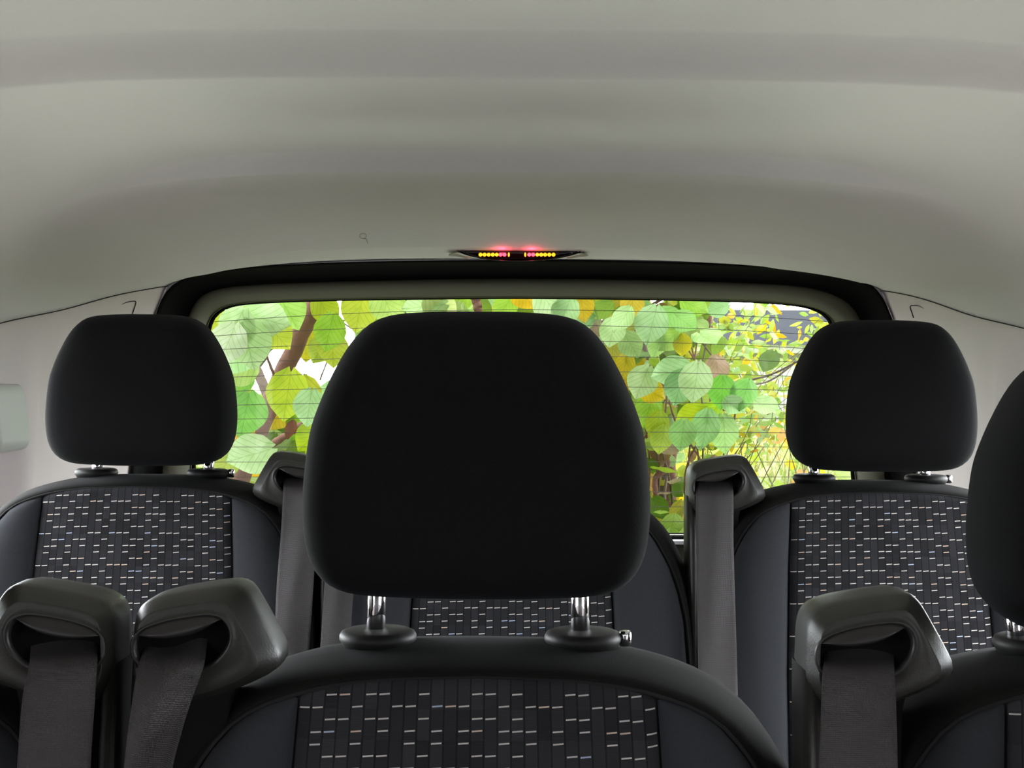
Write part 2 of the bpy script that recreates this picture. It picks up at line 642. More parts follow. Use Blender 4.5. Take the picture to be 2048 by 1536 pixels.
# ------------------------------------------------------------------ tailgate: seal, trim, glass, heater wires
O1 = [(262, 945), (280, 800), (300, 690), (312, 630), (330, 588), (358, 562), (420, 543), (600, 528), (800, 522), (1024, 520), (1250, 522),
      (1500, 530), (1650, 540), (1720, 556), (1757, 584), (1783, 635), (1800, 700), (1818, 810), (1832, 950), (1840, 1080), (1836, 1170),
      (1700, 1190), (1046, 1195), (390, 1186), (258, 1165), (256, 1080)]
O2 = [(322, 945), (335, 800), (355, 690), (372, 640), (392, 600), (425, 580), (490, 570), (640, 563), (800, 559), (1024, 556), (1250, 558),
      (1500, 565), (1610, 573), (1670, 588), (1708, 612), (1728, 650), (1745, 720), (1760, 820), (1772, 950), (1778, 1070), (1770, 1130),
      (1660, 1150), (1046, 1152), (430, 1148), (330, 1126), (318, 1070)]
O3 = [(382, 945), (392, 800), (406, 700), (413, 660), (424, 632), (452, 613), (510, 605), (640, 600), (800, 597), (1024, 595), (1250, 597),
      (1450, 601), (1570, 607), (1630, 617), (1660, 635), (1674, 668), (1686, 720), (1700, 820), (1710, 945), (1715, 1020), (1708, 1052),
      (1620, 1066), (1046, 1068), (460, 1064), (386, 1050), (378, 1020)]
NR = 240


def outline3(pts, d, n=NR):
    return catmull([P(x, y, d) for x, y in pts], n)


def blend(a, b, t, dd=0.0):
    return [p.lerp(q, t) + Vector((0, dd, 0)) for p, q in zip(a, b)]


gate = empty('door_1', P(1046, 1190, 3.02))
gate.location = (0.024, 3.02, 0.6)
tag(gate, 'van tailgate seen from inside with black seal and olive-grey trim round the window', 'door', kind='structure')
off = -gate.location


def shift(vf, o_):
    return [v + o_ for v in vf[0]], vf[1]


r1, r2, r3 = outline3(O1, 2.975), outline3(O2, 3.035), outline3(O3, 3.085)
outer = outline3(O1, 2.96)
ctr = Vector((0.024, 2.96, CZ))
outer2 = [ctr + (p - ctr) * 1.02 + Vector((0, 0.05, 0)) for p in outer]
outer3 = [ctr + (p - ctr) * 1.16 + Vector((0, 0.07, 0)) for p in outer]
seal = ring_loft([outer3, outer2, outer, blend(outer, r2, .06, -0.004), blend(outer, r2, .14, 0.0), blend(outer, r2, .2, .02),
                  blend(r1, r2, .5, 0.015), blend(r1, r2, .85, 0.008), blend(r1, r2, 1.02, 0.0), blend(r1, r2, 1.15, 0.02)], False, False)
link('door_seal', mesh('door_seal', *shift(seal, off), M['rubber']), gate)
trim = ring_loft([blend(r2, r3, .02, 0.03), blend(r2, r3, .03, 0.004), blend(r2, r3, .1, -0.006), blend(r2, r3, .3, -0.013), blend(r2, r3, .6, -0.013), blend(r2, r3, .85, -0.010),
                  blend(r2, r3, .97, -0.003), blend(r2, r3, 1.0, 0.012)], False, False)
tr = link('door_trim', mesh('door_trim', *shift(trim, off), M['gate']), gate)
# black gasket that borders the glass
gk = [blend(r3, [Vector((0.03, 3.085, CZ - 0.07))] * NR, 0.0, 0.004), blend(r3, [Vector((0.03, 3.085, CZ - 0.07))] * NR, 0.006, -0.004),
      blend(r3, [Vector((0.03, 3.085, CZ - 0.07))] * NR, 0.012, 0.006)]
link('glass_gasket', mesh('glass_gasket', *shift(ring_loft(gk, False, False), off), M['rubber']), gate)
# pale ledge and lower panel under the glass
sill = box(-0.66, 0.70, 3.03, 3.075, 0.90, P(1046, 1078, 3.05).z)
link('door_sill', mesh('door_sill', *shift(sill, off), M['sill'], smooth=False), gate)
low = box(-0.90, 0.94, 3.06, 3.12, 0.0, 0.88)
link('lower_panel', mesh('lower_panel', *shift(low, off), M['gate'], smooth=False), gate)
bar = tube([P(400, 1073, 3.06), P(1046, 1074, 3.06), P(1700, 1076, 3.06)], 0.004, 8)
link('sill_strip', mesh('sill_strip', *shift(bar, off), M['rubber']), gate)

glass_v = outline3(O3, 3.09)
o = link('window_1', mesh('rear_glass', glass_v, [tuple(range(NR))], M['glass'], smooth=False))
tag(o, 'tinted rear window with thin horizontal heater wires', 'window', kind='structure')


def glass_span(y):
    L = lerp_table([(600, 560), (613, 452), (632, 424), (660, 413), (800, 392), (945, 382), (1050, 386)], y)
    R = lerp_table([(600, 1500), (617, 1630), (635, 1660), (668, 1674), (820, 1700), (945, 1710), (1050, 1708)], y)
    return L, R


for k in range(15):
    y0 = 619.5 + 30.9 * k - 0.09 * k * k * 0.5
    arch = 26 * max(0, 1 - k / 9.0)
    L, R = glass_span(y0 + arch * 0.6)
    pts = []
    for i in range(41):
        x = L + 6 + (R - L - 12) * i / 40
        y = y0 + arch * ((x - 1046) / 640) ** 2
        pts.append(P(x, y, 3.0865))
    w = link('heater_wire', mesh('wire', *tube(pts, 0.00065, 5), M['wire']), o)

# ------------------------------------------------------------------ third brake light in the rear header
BD = 2.893
lamp = empty('brake_light', P(1037, 509, BD))
tag(lamp, 'slim black high-mounted brake light with glowing red and amber cells above the rear window', 'brake light')
lo = -lamp.location
hp = [(908, 497), (980, 496), (1037, 496), (1100, 496.5), (1166, 498), (1160, 505), (1140, 512), (1110, 518), (1080, 521.5), (1037, 523), (995, 521.5), (965, 518),
      (935, 511), (917, 504)]


def px_loft(pts, layers, n=64, d=BD):
    """layers: (scale, dd) about the outline's middle"""
    cxm = sum(p[0] for p in pts) / len(pts)
    cym = sum(p[1] for p in pts) / len(pts)
    base = catmull([(x, y, 0) for x, y in pts], n)
    return ring_loft([[P(cxm + (b.x - cxm) * s, cym + (b.y - cym) * s, d + dd) for b in base] for s, dd in layers])


link('lamp_housing', mesh('lamp_housing', *shift(px_loft(hp, [(.80, 0.006), (.82, -0.001), (.96, -0.004), (1.0, 0.002), (1.0, .05)]), lo), M['black']), lamp)
lens_pts = [(926, 501), (1037, 500.5), (1152, 502), (1120, 514), (1037, 519.5), (960, 514)]
link('lens', mesh('lens', *shift(px_loft(lens_pts, [(.9, -0.0035), (1.0, -0.001), (1.0, 0.008)]), lo), M['black']), lamp)
cells = [(961, 'amber', 3.9), (969, 'amber', 3.9), (977.3, 'amber', 3.9), (985.6, 'amber', 3.9), (993.4, 'amber', 3.7), (1001, 'red', 3.8), (1009, 'red', 3.8), (1017.6, 'amber', 2.0),
         (1050.4, 'amber', 2.0), (1058.5, 'red', 3.8), (1066.5, 'red', 3.8), (1074.6, 'amber', 3.7), (1082.4, 'amber', 3.9), (1090.3, 'amber', 3.9), (1098.6, 'amber', 3.9),
         (1107, 'amber', 3.9)]
for x, c, r in cells:
    k = [(x + r * math.cos(a) * (1 if c == 'amber' else 1.0), 509.3 + (4.6 if r < 3 else r) * math.sin(a)) for a in [2 * PI * i / 10 for i in range(10)]]
    link('led_cell', mesh('led', *shift(px_loft(k, [(.3, -0.0068), (.75, -0.006), (1.0, -0.0035), (1.0, 0.0)], 20), lo), M[c]), lamp)
for pts in ([(897, 511), (903, 506.5), (915, 508), (930, 512.5), (942, 516), (930, 516), (912, 513)],
            [(1133, 515.5), (1148, 512), (1165, 508), (1173, 508), (1177, 512), (1160, 514.5), (1142, 517)]):
    link('side_clip', mesh('side_clip', *shift(px_loft(pts, [(.7, -0.006), (1.0, -0.002), (1.0, 0.02)], 32), lo), M['clip']), lamp)
for x in (1004, 1063):
    L_ = bpy.data.lights.new('led_light', 'POINT')
    L_.energy = 0.035
    L_.color = (1.0, 0.05, 0.12)
    L_.shadow_soft_size = 0.006
    lo_ = bpy.data.objects.new('led_light', L_)
    COL.objects.link(lo_)
    lo_.parent = lamp
    lo_.location = P(x, 507, BD - 0.022) - lamp.location

# ------------------------------------------------------------------ seats
HALF_OUT = [(0, 0), (.066, -.0012), (.112, -.006), (.148, -.014), (.178, -.025), (.199, -.038), (.218, -.056), (.235, -.083), (.247, -.112),
            (.254, -.147), (.259, -.19), (.261, -.28), (.261, -.42), (.261, -.62)]
HALF_SEAM = [(0, 0), (.066, -.002), (.105, -.006), (.132, -.0115), (.162, -.022), (.180, -.033), (.199, -.054), (.208, -.069), (.222, -.095),
             (.234, -.13), (.242, -.17), (.247, -.25), (.249, -.40), (.249, -.60)]
SHEAR = math.tan(math.radians(10))
BOT = 0.60


def full_outline(half, n, zbot):
    h = [Vector((x, z, 0)) for x, z in half]
    right = catmull(h, n, closed=False)
    left = [Vector((-p.x, p.y, 0)) for p in right[::-1]][:-1]
    bottom = [Vector((right[-1].x * (1 - 2 * t / 9), zbot, 0)) for t in range(1, 9)]
    return left + right + bottom


def shear(x, y, z):
    return Vector((x, y + z * SHEAR, z))


def seam_drop(x):
    return lerp_table([(a, -b) for a, b in HALF_SEAM], abs(x))


def seam_x(v):
    return lerp_table([(-b, a) for a, b in HALF_SEAM][0:], v) if v < 0.6 else 0.249


def hw(v):
    return lerp_table([(0, .131), (.1, .137), (.25, .143), (.6, .146)], v)


def body_mesh():
    a = full_outline(HALF_SEAM, 60, -0.60)
    b = full_outline(HALF_OUT, 60, -0.62)
    rings = []
    for t, y, rise, sc in ((0, 0.0065, 0, 0.97), (0, 0.004, 0, .992), (0, 0.002, 0.0, 1.0), (0.12, 0.004, 0.003, 1), (0.35, 0.012, 0.006, 1), (0.7, 0.032, 0.009, 1),
                           (1, 0.06, 0.0125, 1), (1, 0.09, 0.0125, 1), (1, 0.115, 0.010, 1), (1, 0.132, 0.004, .992), (1, 0.14, -0.004, .97)):
        rings.append([shear(p.lerp(q, t).x * sc, y, (p.lerp(q, t).y) + (rise if p.lerp(q, t).y > -.3 else rise * 0) - (1 - sc) * 0.15) for p, q in zip(a, b)])
    v, f = ring_loft(rings)
    return mesh('backrest', v, f, M['fabric'])


PAT = {
    'A': {2, 3, 5, 6, 9, 13, 14, 16, 20, 21, 24, 25},
    'B': {0, 1, 4, 7, 8, 10, 11, 12, 15, 17, 18, 19, 22, 23, 26},
    'D': {1, 2, 4, 6, 8, 10, 12, 13, 15, 16, 17, 19, 21, 23, 24, 26},
    'E': {1, 4, 8, 10, 12, 15, 17, 19, 23, 26}}
SEQ = 'EABADEABAD'


def surf_insert(s, v):
    x = s * hw(v)
    top = seam_drop(x)
    t = v - top
    edge = abs(s) ** 24 * 0.005
    tuck = 0.0035 * max(0.0, 1 - t / 0.006) ** 2 if t < 0.006 else 0
    y = 0.0005 - 0.004 * (1 - s * s) + edge + tuck
    return shear(x, y, -v)


def insert_mesh(seed):
    rnd = random.Random(seed)
    nc, nr = 55, 64
    V, U = [], []
    for r in range(nr):
        for c in range(nc):
            s = -1 + 2 * c / (nc - 1)
            x = s * hw(0)
            top = seam_drop(x) + 0.0004
            v = top + (BOT - 0.01 - top) * (r / (nr - 1)) ** 1.6
            V.append(surf_insert(s, v))
            U.append(((s + 1) * 13.5, v / 0.0087))
    Fc = grid_faces(nr, nc)
    fm = [0] * len(Fc)
    C = [(0.02, 0.02, 0.02)] * len(V)
    rowh = 0.0087
    k = 0
    v = 0.0012
    while v < 0.50:
        pat = PAT[SEQ[k % 10]]
        for col in range(27):
            if col not in pat:
                continue
            s0 = -1 + 2 * (col + 0.11) / 27
            s1 = -1 + 2 * (col + 0.89) / 27
            xm = abs((s0 + s1) / 2 * hw(v))
            if v + seam_drop(xm) * 0.25 < seam_drop(xm) + 0.0012:
                continue
            tilt = 0.0003
            o = len(V)
            q = rnd.random()
            if q < 0.84:
                c_ = (0.52, 0.49, 0.47)
            elif q < 0.94:
                c_ = (0.56, 0.43, 0.35)
            else:
                c_ = (0.38, 0.44, 0.58)
            if seed > 3:  # rear-row dashes brighter in colour, in place of the stronger light there
                c_ = tuple(min(.95, w_ * 1.5) for w_ in c_)
            vv = v + seam_drop(xm) * 0.25
            for ss, v_ in ((s0, vv + tilt), ((s0 + s1) / 2, vv), (s1, vv - tilt), (s1, vv - tilt + 0.00115), ((s0 + s1) / 2, vv + 0.00115), (s0, vv + tilt + 0.00115)):
                p = surf_insert(ss, v_)
                p.y -= 0.0007
                V.append(p)
                U.append((0, 0))
                C.append(c_)
            Fc += [(o, o + 5, o + 4, o + 1), (o + 1, o + 4, o + 3, o + 2)]
            fm += [1, 1]
        v += rowh
        k += 1
    return mesh('insert', V, Fc, [M['insert'], M['dash']], uvs=U, cols=C, fmat=fm)


def bolster_mesh(side):
    v0 = 0.0118
    rows = [v0 + (BOT - 0.012 - v0) * (i / 70) ** 1.8 for i in range(71)]
    nc = 17
    V = []
    for v in rows:
        xi = hw(v) + 0.0008
        xo = max(seam_x(v) - 0.0012, xi + 0.0001)
        wdt = xo - xi
        for c in range(nc):
            s = c / (nc - 1)
            x = xi + wdt * s
            bul = (0.016 * min(1, wdt / 0.075)) * math.sin(PI * min(1, s)) ** 0.55
            y = 0.008 - bul - 0.006 * math.sin(PI * s) ** .3 * min(1, wdt / .04)
            V.append(shear(side * x, y, -v))
    Fc = grid_faces(len(rows), nc)
    if side < 0:
        Fc = [q[::-1] for q in Fc]
    return mesh('bolster', V, Fc, M['bolster'])


def seam_mesh():
    pts = []
    h = catmull([(x, z, 0) for x, z in HALF_SEAM], 50, closed=False)
    for p in [Vector((-q.x, q.y, 0)) for q in h[::-1]][:-1] + h:
        pts.append(shear(p.x, 0.0025, p.y - 0.0005))
    return mesh('piping', *tube(pts, 0.0017, 6), M['seam'])


HR = [(0, 624), (60, 624), (120, 626.5), (165, 631), (200, 641), (228, 660), (256, 693), (287, 747), (314, 808), (332, 862), (342, 930), (347, 1000), (345, 1060), (336, 1110),
      (316, 1150), (286, 1175), (240, 1189), (150, 1195), (60, 1197), (0, 1197)]


def head_mesh():
    k = 0.2155 / 573
    half = [Vector((x * k, (1197 - y) * k, 0)) for x, y in HR]
    right = catmull(half, 56, closed=False)
    loop = right + [Vector((-p.x, p.y, 0)) for p in right[::-1]][1:-1]
    cz = 0.098
    prof = [(.0, -.0470), (.25, -.0468), (.45, -.0460), (.62, -.0440), (.76, -.0400), (.85, -.0345), (.92, -.026), (.965, -.014), (.99, .000), (1.0, .016), (.997, .036), (.985, .056), (.96, .076),
            (.92, .092), (.85, .102), (.7, .109), (.4, .111)]
    rings = []
    for s, y in prof[1:]:
        rings.append([Vector((p.x * s, y, cz + (p.y - cz) * s)) for p in loop])
    v, f = ring_loft(rings, False, True)
    c = len(v)
    v.append(Vector((0, prof[0][1], cz)))
    n = len(loop)
    f += [(c, (i + 1) % n, i) for i in range(n)]
    return mesh('headrest', v, f, M['head'])


def head_seam_mesh():
    """stitched seam along the lower front edge and its short middle join"""
    pts = []
    for i in range(41):
        x = -0.110 + 0.22 * i / 40
        e = abs(x) / 0.11
        z = 0.0115 + 0.018 * e ** 8
        y = -0.0205 + 0.012 * e ** 4
        pts.append(Vector((x, y, z)))
    a = tube(pts, 0.0011, 6)
    b = tube([Vector((0, -0.0215, 0.012)), Vector((0, -0.012, 0.0045)), Vector((0, 0.01, 0.001))], 0.0012, 6)
    return mesh('head_seam', *join([a, b]), M['seam'])


def disc_mesh():
    return mesh('collar', *lathe([(.010, .0105), (.0255, .0100), (.0292, .0085), (.0308, .0055), (.0308, .0025), (.0290, .0), (.026, -.006), (.01, -.006)], 40), M['disc'])


U_ = 0.00037
G_OUT = [(-92, -60), (-93, 0), (-91, 50), (-80, 82), (-50, 101), (0, 113), (60, 123), (105, 127), (126, 120), (143, 97), (170, 50), (196, 2), (206, -22), (202, -38),
         (170, -58), (120, -80), (60, -100), (0, -108), (-60, -105)]
G_SLOT = [(-80, 8), (-77, 28), (-62, 44), (-22, 59), (32, 70), (75, 73), (99, 63), (111, 38), (106, 10), (90, -12), (68, -28), (20, -38), (-40, -36), (-74, -16)]


def guide_meshes(mir):
    c = Vector((15, 15, 0))

    def rad(pts, n=72):
        dense = catmull([(x, y, 0) for x, y in pts], 400)
        ang = sorted(((math.atan2(p.y - c.y, p.x - c.x), (p - c).length) for p in dense))
        out = []
        for i in range(n):
            a = -PI + 2 * PI * (i + .5) / n
            best = min(ang, key=lambda q: abs(q[0] - a))
            out.append(c + Vector((math.cos(a), math.sin(a), 0)) * best[1])
        # smooth once
        return [(out[i - 1] + out[i] * 2 + out[(i + 1) % n]) / 4 for i in range(n)]
    o, s = rad(G_OUT), rad(G_SLOT)
    inner = [c + (p - c) * 0.80 + Vector((-3, -6, 0)) for p in o]

    def ring(pts, y):
        return [Vector((mir * p.x * U_, y, p.y * U_)) for p in pts]

    def sc(pts, k):
        return [c + (p - c) * k for p in pts]

    def mixr(a, b, t):
        return [p.lerp(q, t) for p, q in zip(a, b)]
    deep = [Vector((c.x - 4 + (p.x - c.x) * .80, 34 + (p.y - c.y) * .30, 0)) for p in s]
    mid_ = [Vector((c.x - 1 + (p.x - c.x) * .90, 12 + (p.y - c.y) * .66, 0)) for p in s]
    rings = [ring(deep, .026), ring(mid_, .016), ring(sc(s, .94), .007), ring(sc(s, 1.02), 0.0015), ring(sc(s, 1.07), .0035), ring(mixr(sc(s, 1.07), inner, .6), .0045), ring(inner, .0035),
             ring(mixr(inner, o, .07), 0.0045), ring(mixr(inner, o, .45), 0.0105), ring(mixr(inner, o, .84), .0175), ring(mixr(inner, o, .95), .021), ring(o, .028), ring(sc(o, 1.005), .050), ring(sc(o, .97), .066), ring(sc(o, .90), .072)]
    v, f = ring_loft(rings)
    if mir > 0:
        pass
    else:
        f = [q[::-1] for q in f]
    nf = len(f)
    n = 72
    fm = [0] * nf
    for i in range(n * 2):
        fm[i] = 1
    for i in range(n * 2, n * 3):
        fm[i] = 2
    fm[-2] = 1
    # column that carries the guide down beside the seat
    x0, x1 = sorted((mir * -95 * U_, mir * -66 * U_))
    zt, zb = -30 * U_, -420 * U_
    cv, cf = [], []
    lay = [(zt, 0.016, .068), (-200 * U_, 0.006, .066), (zb, -0.004, .060), (-1100 * U_, -0.03, .03)]
    for z, ya, yb in lay:
        cv += [Vector((x0, ya + .006, z)), Vector((x0 + (x1 - x0) * .3, ya, z)), Vector((x1, ya, z)), Vector((x1, yb, z)), Vector((x0, yb, z))]
    for k in range(len(lay) - 1):
        for i in range(5):
            j = (i + 1) % 5
            cf.append((k * 5 + i, k * 5 + j, k * 5 + 5 + j, k * 5 + 5 + i))
    cf.append((0, 1, 2, 3, 4))
    # neck of the guide, going down behind the belt into the seat
    o5 = len(cv)
    for z, xr_, ya, yb in ((-45, 110, .016, .066), (-110, 98, .018, .066), (-260, 92, .014, .062), (-1000, 88, -.01, .03)):
        cv += [Vector((mir * a_ * U_, b_, z * U_)) for a_, b_ in ((-78, ya), (xr_, ya), (xr_, yb), (-78, yb))]
    for k in range(3):
        for i in range(4):
            j = (i + 1) % 4
            cf.append((o5 + k * 4 + i, o5 + k * 4 + j, o5 + k * 4 + 4 + j, o5 + k * 4 + 4 + i))
    nside = len(cf) - 12
    off_ = len(v)
    v += cv
    f += [tuple(i + off_ for i in q) for q in cf]
    fm += [0] * nside + [1] * 12
    housing = mesh('belt_guide', v, f, [M['plastic'], M['slot'], M['lip']], fmat=fm)
    # lens shaped lip across the top of the slot
    up = [(-74, 32), (-61, 45), (-22, 60), (32, 71), (74, 73), (93, 65)]
    lo2 = [(-74, 32), (-50, 28), (-8, 25), (38, 34), (72, 52), (93, 65)]
    uc = catmull([(a, b, 0) for a, b in up], 25, False)
    lc = catmull([(a, b, 0) for a, b in lo2], 25, False)
    V = []
    ns = 9
    for i in range(25):
        for k in range(ns):
            t = k / (ns - 1)
            p = uc[i].lerp(lc[i], t)
            wv = min(1, (uc[i] - lc[i]).length / 25)
            y = 0.0035 - 0.006 * wv * math.sin(PI * min(1, t * 0.62)) + (0.014 * max(0, t - .86) / .14)
            V.append(Vector((mir * p.x * U_, y, p.y * U_)))
    Fc = grid_faces(25, ns)
    if mir < 0:
        Fc = [q[::-1] for q in Fc]
    lip = mesh('slot_lip', V, Fc, M['lip'])
    return housing, lip


CACHE = {}


def cached(key, fn):
    if key not in CACHE:
        CACHE[key] = fn()
    return CACHE[key]


def make_seat(x, d, z, raise_, guide, label, group, seed, head_dx=0.0):
    """x, d, z: the middle of the seam along the top of the seat's face; guide: (side, point of the belt slot)"""
    root = empty('passenger_seat', (x, d, z))
    tag(root, label, 'seat', group)
    link('backrest', cached('body', body_mesh), root)
    link('center_panel', cached('ins%d' % seed, lambda: insert_mesh(seed)), root)
    link('side_bolster', cached('bl', lambda: bolster_mesh(-1)), root)
    link('side_bolster', cached('br', lambda: bolster_mesh(1)), root)
    link('piping', cached('seam', seam_mesh), root)
    zb = -0.60
    cu = cached('cushion', lambda: mesh('cushion', *round_box(-.255, .255, -.60, -.02, -.64, -.50, .04), M['fabric']))
    c = link('seat_cushion', cu, root)
    ped = link('pedestal', mesh('pedestal', *box(-.2, .2, -.45, -.05, -z, -.635), M['seam'], smooth=False), root)
    hz = raise_
    hr = link('headrest', cached('head', head_mesh), root)
    hr.location = (head_dx, 0.005, hz)
    link('stitched_seam', cached('hseam', head_seam_mesh), hr)
    for s in (-1, 1):
        post = link('headrest_post', mesh('post', *tube([Vector((s * .082, .080 + (z_ + hz - .012) * .33, z_)) for z_ in (0.010 - hz, 0.0, 0.06)], .0076, 24), M['chrome']), hr)
        post['label'] = 'chrome headrest post'
        cl = link('post_collar', cached('disc', disc_mesh), root)
        cl.location = (s * .082, .085, .0105)
        if s > 0:
            b = link('release_button', cached('btn', lambda: mesh('button', *lathe([(.0015, .0105), (.0045, .010), (.0056, .0075), (.0056, .001), (.004, -.002)], 16), M['chrome'])), cl)
            b.location = (.0335, 0, .0)
    if guide:
        side, gp = guide
        h, l = cached('guide%d' % side, lambda: guide_meshes(side))
        g = link('belt_guide', h, root)
        g.location = gp - Vector((x, d, z))
        link('slot_lip', l, g)
    return root


GA, GB, GC = P(122, 1306, 1.0), P(346, 1306, 1.0), P(1719, 1322, 1.0)
GD, GE, GM = P(606, 972, 1.93), P(1430, 979, 1.93), P(697, 976, 1.93)
FR = 'seats of the front row in view'
RR = 'seats of the rear row'
make_seat(-0.024, 1.02, 1.0325, .0565, (1, GB), 'black cloth seat in the middle of the nearest row, with the largest headrest in view', FR, 1, -0.002)
make_seat(-0.550, 1.02, 1.029, .0565, (-1, GA), 'black seat at the left edge, only its shoulder and belt guide showing', FR, 2)
make_seat(0.500, 1.02, 1.0305, .033, (1, GC), 'black cloth seat cut off by the right edge of the picture, half its headrest showing', FR, 3, -0.012)
make_seat(-0.527, 1.94, 1.102, .0285, (-1, GD), 'black patterned rear seat beside the left pillar, its headrest fully in view', RR, 4)
make_seat(0.002, 1.94, 1.090, .0285, (1, GM), 'black patterned middle seat of the back row, mostly hidden behind the nearest headrest', RR, 5)
make_seat(0.526, 1.94, 1.100, .0285, (1, GE), 'black patterned rear seat beside the right pillar, its headrest fully in view', RR, 6)


# ------------------------------------------------------------------ seat belts
def belt(rows, label, group, wave=0.0):
    """rows: (left px, right px, py, d left, d right) down the belt; continues straight below the frame"""
    ctr_l = catmull([P(a, y, dl) for a, b, y, dl, dr in rows], 60, False)
    ctr_r = catmull([P(b, y, dr) for a, b, y, dl, dr in rows], 60, False)
    nc = 13
    root = ctr_l[0].copy()
    V, U = [], []
    ln = 0
    for i in range(60):
        if i:
            ln += (ctr_l[i] - ctr_l[i - 1]).length
        for c in range(nc):
            t = c / (nc - 1)
            p = ctr_l[i].lerp(ctr_r[i], t)
            p.y += wave * math.sin(i / 60 * 9 + t * 3.5) * math.sin(PI * t) + 0.0012 * math.cos(2 * PI * t)
            V.append(p)
            U.append((t * 0.048, ln))
    o = link('seat_belt', mesh('belt', [v - ctr_l[0] for v in V], grid_faces(60, nc), M['belt'], uvs=U))
    o.location = ctr_l[0]
    m = o.modifiers.new('thick', 'SOLIDIFY')
    m.thickness = 0.0014
    m.offset = 0
    tag(o, label, 'seat belt', group)
    return o


BG1, BG2 = 'belts of the nearest row', 'belts of the back row'
belt([(62, 196, 1272, 1.030, 1.030), (60, 195, 1298, 1.016, 1.016), (57, 193, 1334, .990, .990), (44, 189, 1397, .975, .98), (33, 180, 1536, .955, .965), (10, 170, 1800, .93, .94)],
     'dark grey seat belt hanging nearest the left edge, straight down from its guide', BG1, 0.0015)
belt([(294, 415, 1272, 1.030, 1.028), (287, 412, 1298, 1.016, 1.014), (276, 406, 1334, .988, .991), (264, 382, 1400, .965, .985), (247, 344, 1536, .945, .975), (215, 300, 1800, .92, .95)],
     'grey seat belt twisting down beside the left shoulder of the nearest middle seat', BG1, 0.012)
belt([(1652, 1786, 1290, 1.030, 1.030), (1649, 1788, 1314, 1.016, 1.016), (1646, 1790, 1350, .990, .990), (1643, 1793, 1420, .975, .975), (1640, 1796, 1536, .955, .955), (1636, 1800, 1800, .93, .93)],
     'dark grey seat belt hanging from the guide in front of the right rear seat', BG1, 0.001)
belt([(567, 640, 954, 1.958, 1.958), (567, 640, 967, 1.945, 1.945), (566, 640, 987, 1.92, 1.92), (562, 634, 1060, 1.905, 1.905), (553, 626, 1180, 1.885, 1.885), (549, 618, 1300, 1.865, 1.875), (540, 600, 1600, 1.82, 1.83)],
     'grey seat belt of the left rear seat, running down behind the nearest headrest', BG2, 0.004)
belt([(661, 733, 958, 1.958, 1.958), (660, 733, 970, 1.938, 1.938), (658, 731, 983, 1.92, 1.92), (654, 720, 1080, 1.90, 1.905), (648, 707, 1180, 1.885, 1.895), (640, 700, 1300, 1.865, 1.875), (620, 690, 1600, 1.82, 1.83)],
     'pale-lit seat belt of the middle rear seat, left of the nearest left headrest post', BG2, 0.002)
belt([(1394, 1465, 961, 1.958, 1.958), (1393, 1466, 974, 1.945, 1.945), (1392, 1467, 994, 1.92, 1.92), (1393, 1467, 1090, 1.90, 1.905), (1396, 1474, 1310, 1.87, 1.87), (1400, 1480, 1600, 1.82, 1.82)],
     'dark seat belt of the right rear seat, hanging in front of the rear window edge', BG2, 0.003)

# ------------------------------------------------------------------ small things on the walls
cv = round_box(-0.03, 0.03, -0.075, 0.075, -0.058, 0.058, .02, 6)
cp = P(-6, 840, 2.30)
o = link('anchor_cover', mesh('anchor_cover', [Vector((v.x * (1.0 - 0.35 * (v.z > .03)), v.y, v.z)) for v in cv[0]], cv[1], M['cover']))
o.location = (-0.874, 2.355, cp.z + 0.002)
tag(o, 'rounded pale grey plastic cover on the wall at the left edge', 'cover')
for sgn, pts, lab in ((-1, [(243, 609), (252, 605), (266, 602.5), (271, 604), (269, 613), (264, 628)], 'small moulded clip cap outlined in the pillar trim above the left rear headrest'),
                      (1, [(1848, 617), (1838, 612), (1825, 611), (1821, 614), (1824, 624), (1828, 636)], 'small moulded clip cap outlined in the pillar trim above the right rear headrest')):
    tab = SEAM_L if sgn < 0 else SEAM_R
    q = []
    for x, y in pts:
        # find where this sight line meets the pillar surface
        best = None
        for k in range(200):
            d = 2.5 + k * 0.0024
            p = P(x, y, d)
            x0, z0 = seam_at(tab, d)
            dr = CZ + z0 - p.z
            rear = max(0.0, (d - 2.62) / 0.355)
            lean = lerp_table([(0, 0), (0.06, 0.024), (0.39, 0.078), (0.7, 0.098), (1, 0.1)], max(dr, 0)) * rear + 0.02 * min(1, max(dr, 0) / .3) * (1 - rear)
            e = abs(abs(p.x) - (abs(x0) + lean + 0.0025))
            if best is None or e < best[0]:
                best = (e, p)
        q.append(best[1] * 1.0 + Vector((-sgn * .0012, -.001, 0)))
    c0 = q[0].copy()
    qs = catmull([p - c0 for p in q], 20, False)
    o = link('clip_cap', mesh('clip_cap', *tube(qs, lambda t: 0.0003 + 0.0007 * min(1, 3 * t), 6), M['seam']))
    o.location = c0
    tag(o, lab, 'clip cap')
# curled hair on the headliner
hair = []
for i in range(30):
    a = i / 29 * 2 * PI * 1.15
    hair.append((726 + 6.5 * math.cos(a + 1.0), 472 + 5 * math.sin(a + 1.0)))
hair += [(732, 478), (734, 483), (736, 487)]
q = []
for x, y in hair:
    t = (CY - y) / F
    best = min((abs(smooth_table(PROFILE, 2.6 + k * 0.001) - t * (2.6 + k * 0.001) - 0.004), 2.6 + k * .001) for k in range(260))
    q.append(P(x, y, best[1] - 0.012))
c0 = q[0].copy()
o = link('hair', mesh('hair', *tube(catmull([p - c0 for p in q], 50, False), 0.0005, 5), mat('fine_thread', (0.12, 0.12, 0.11), .8)))
o.location = c0
tag(o, 'fine curled hair clinging to the headliner left of the brake light', 'hair')

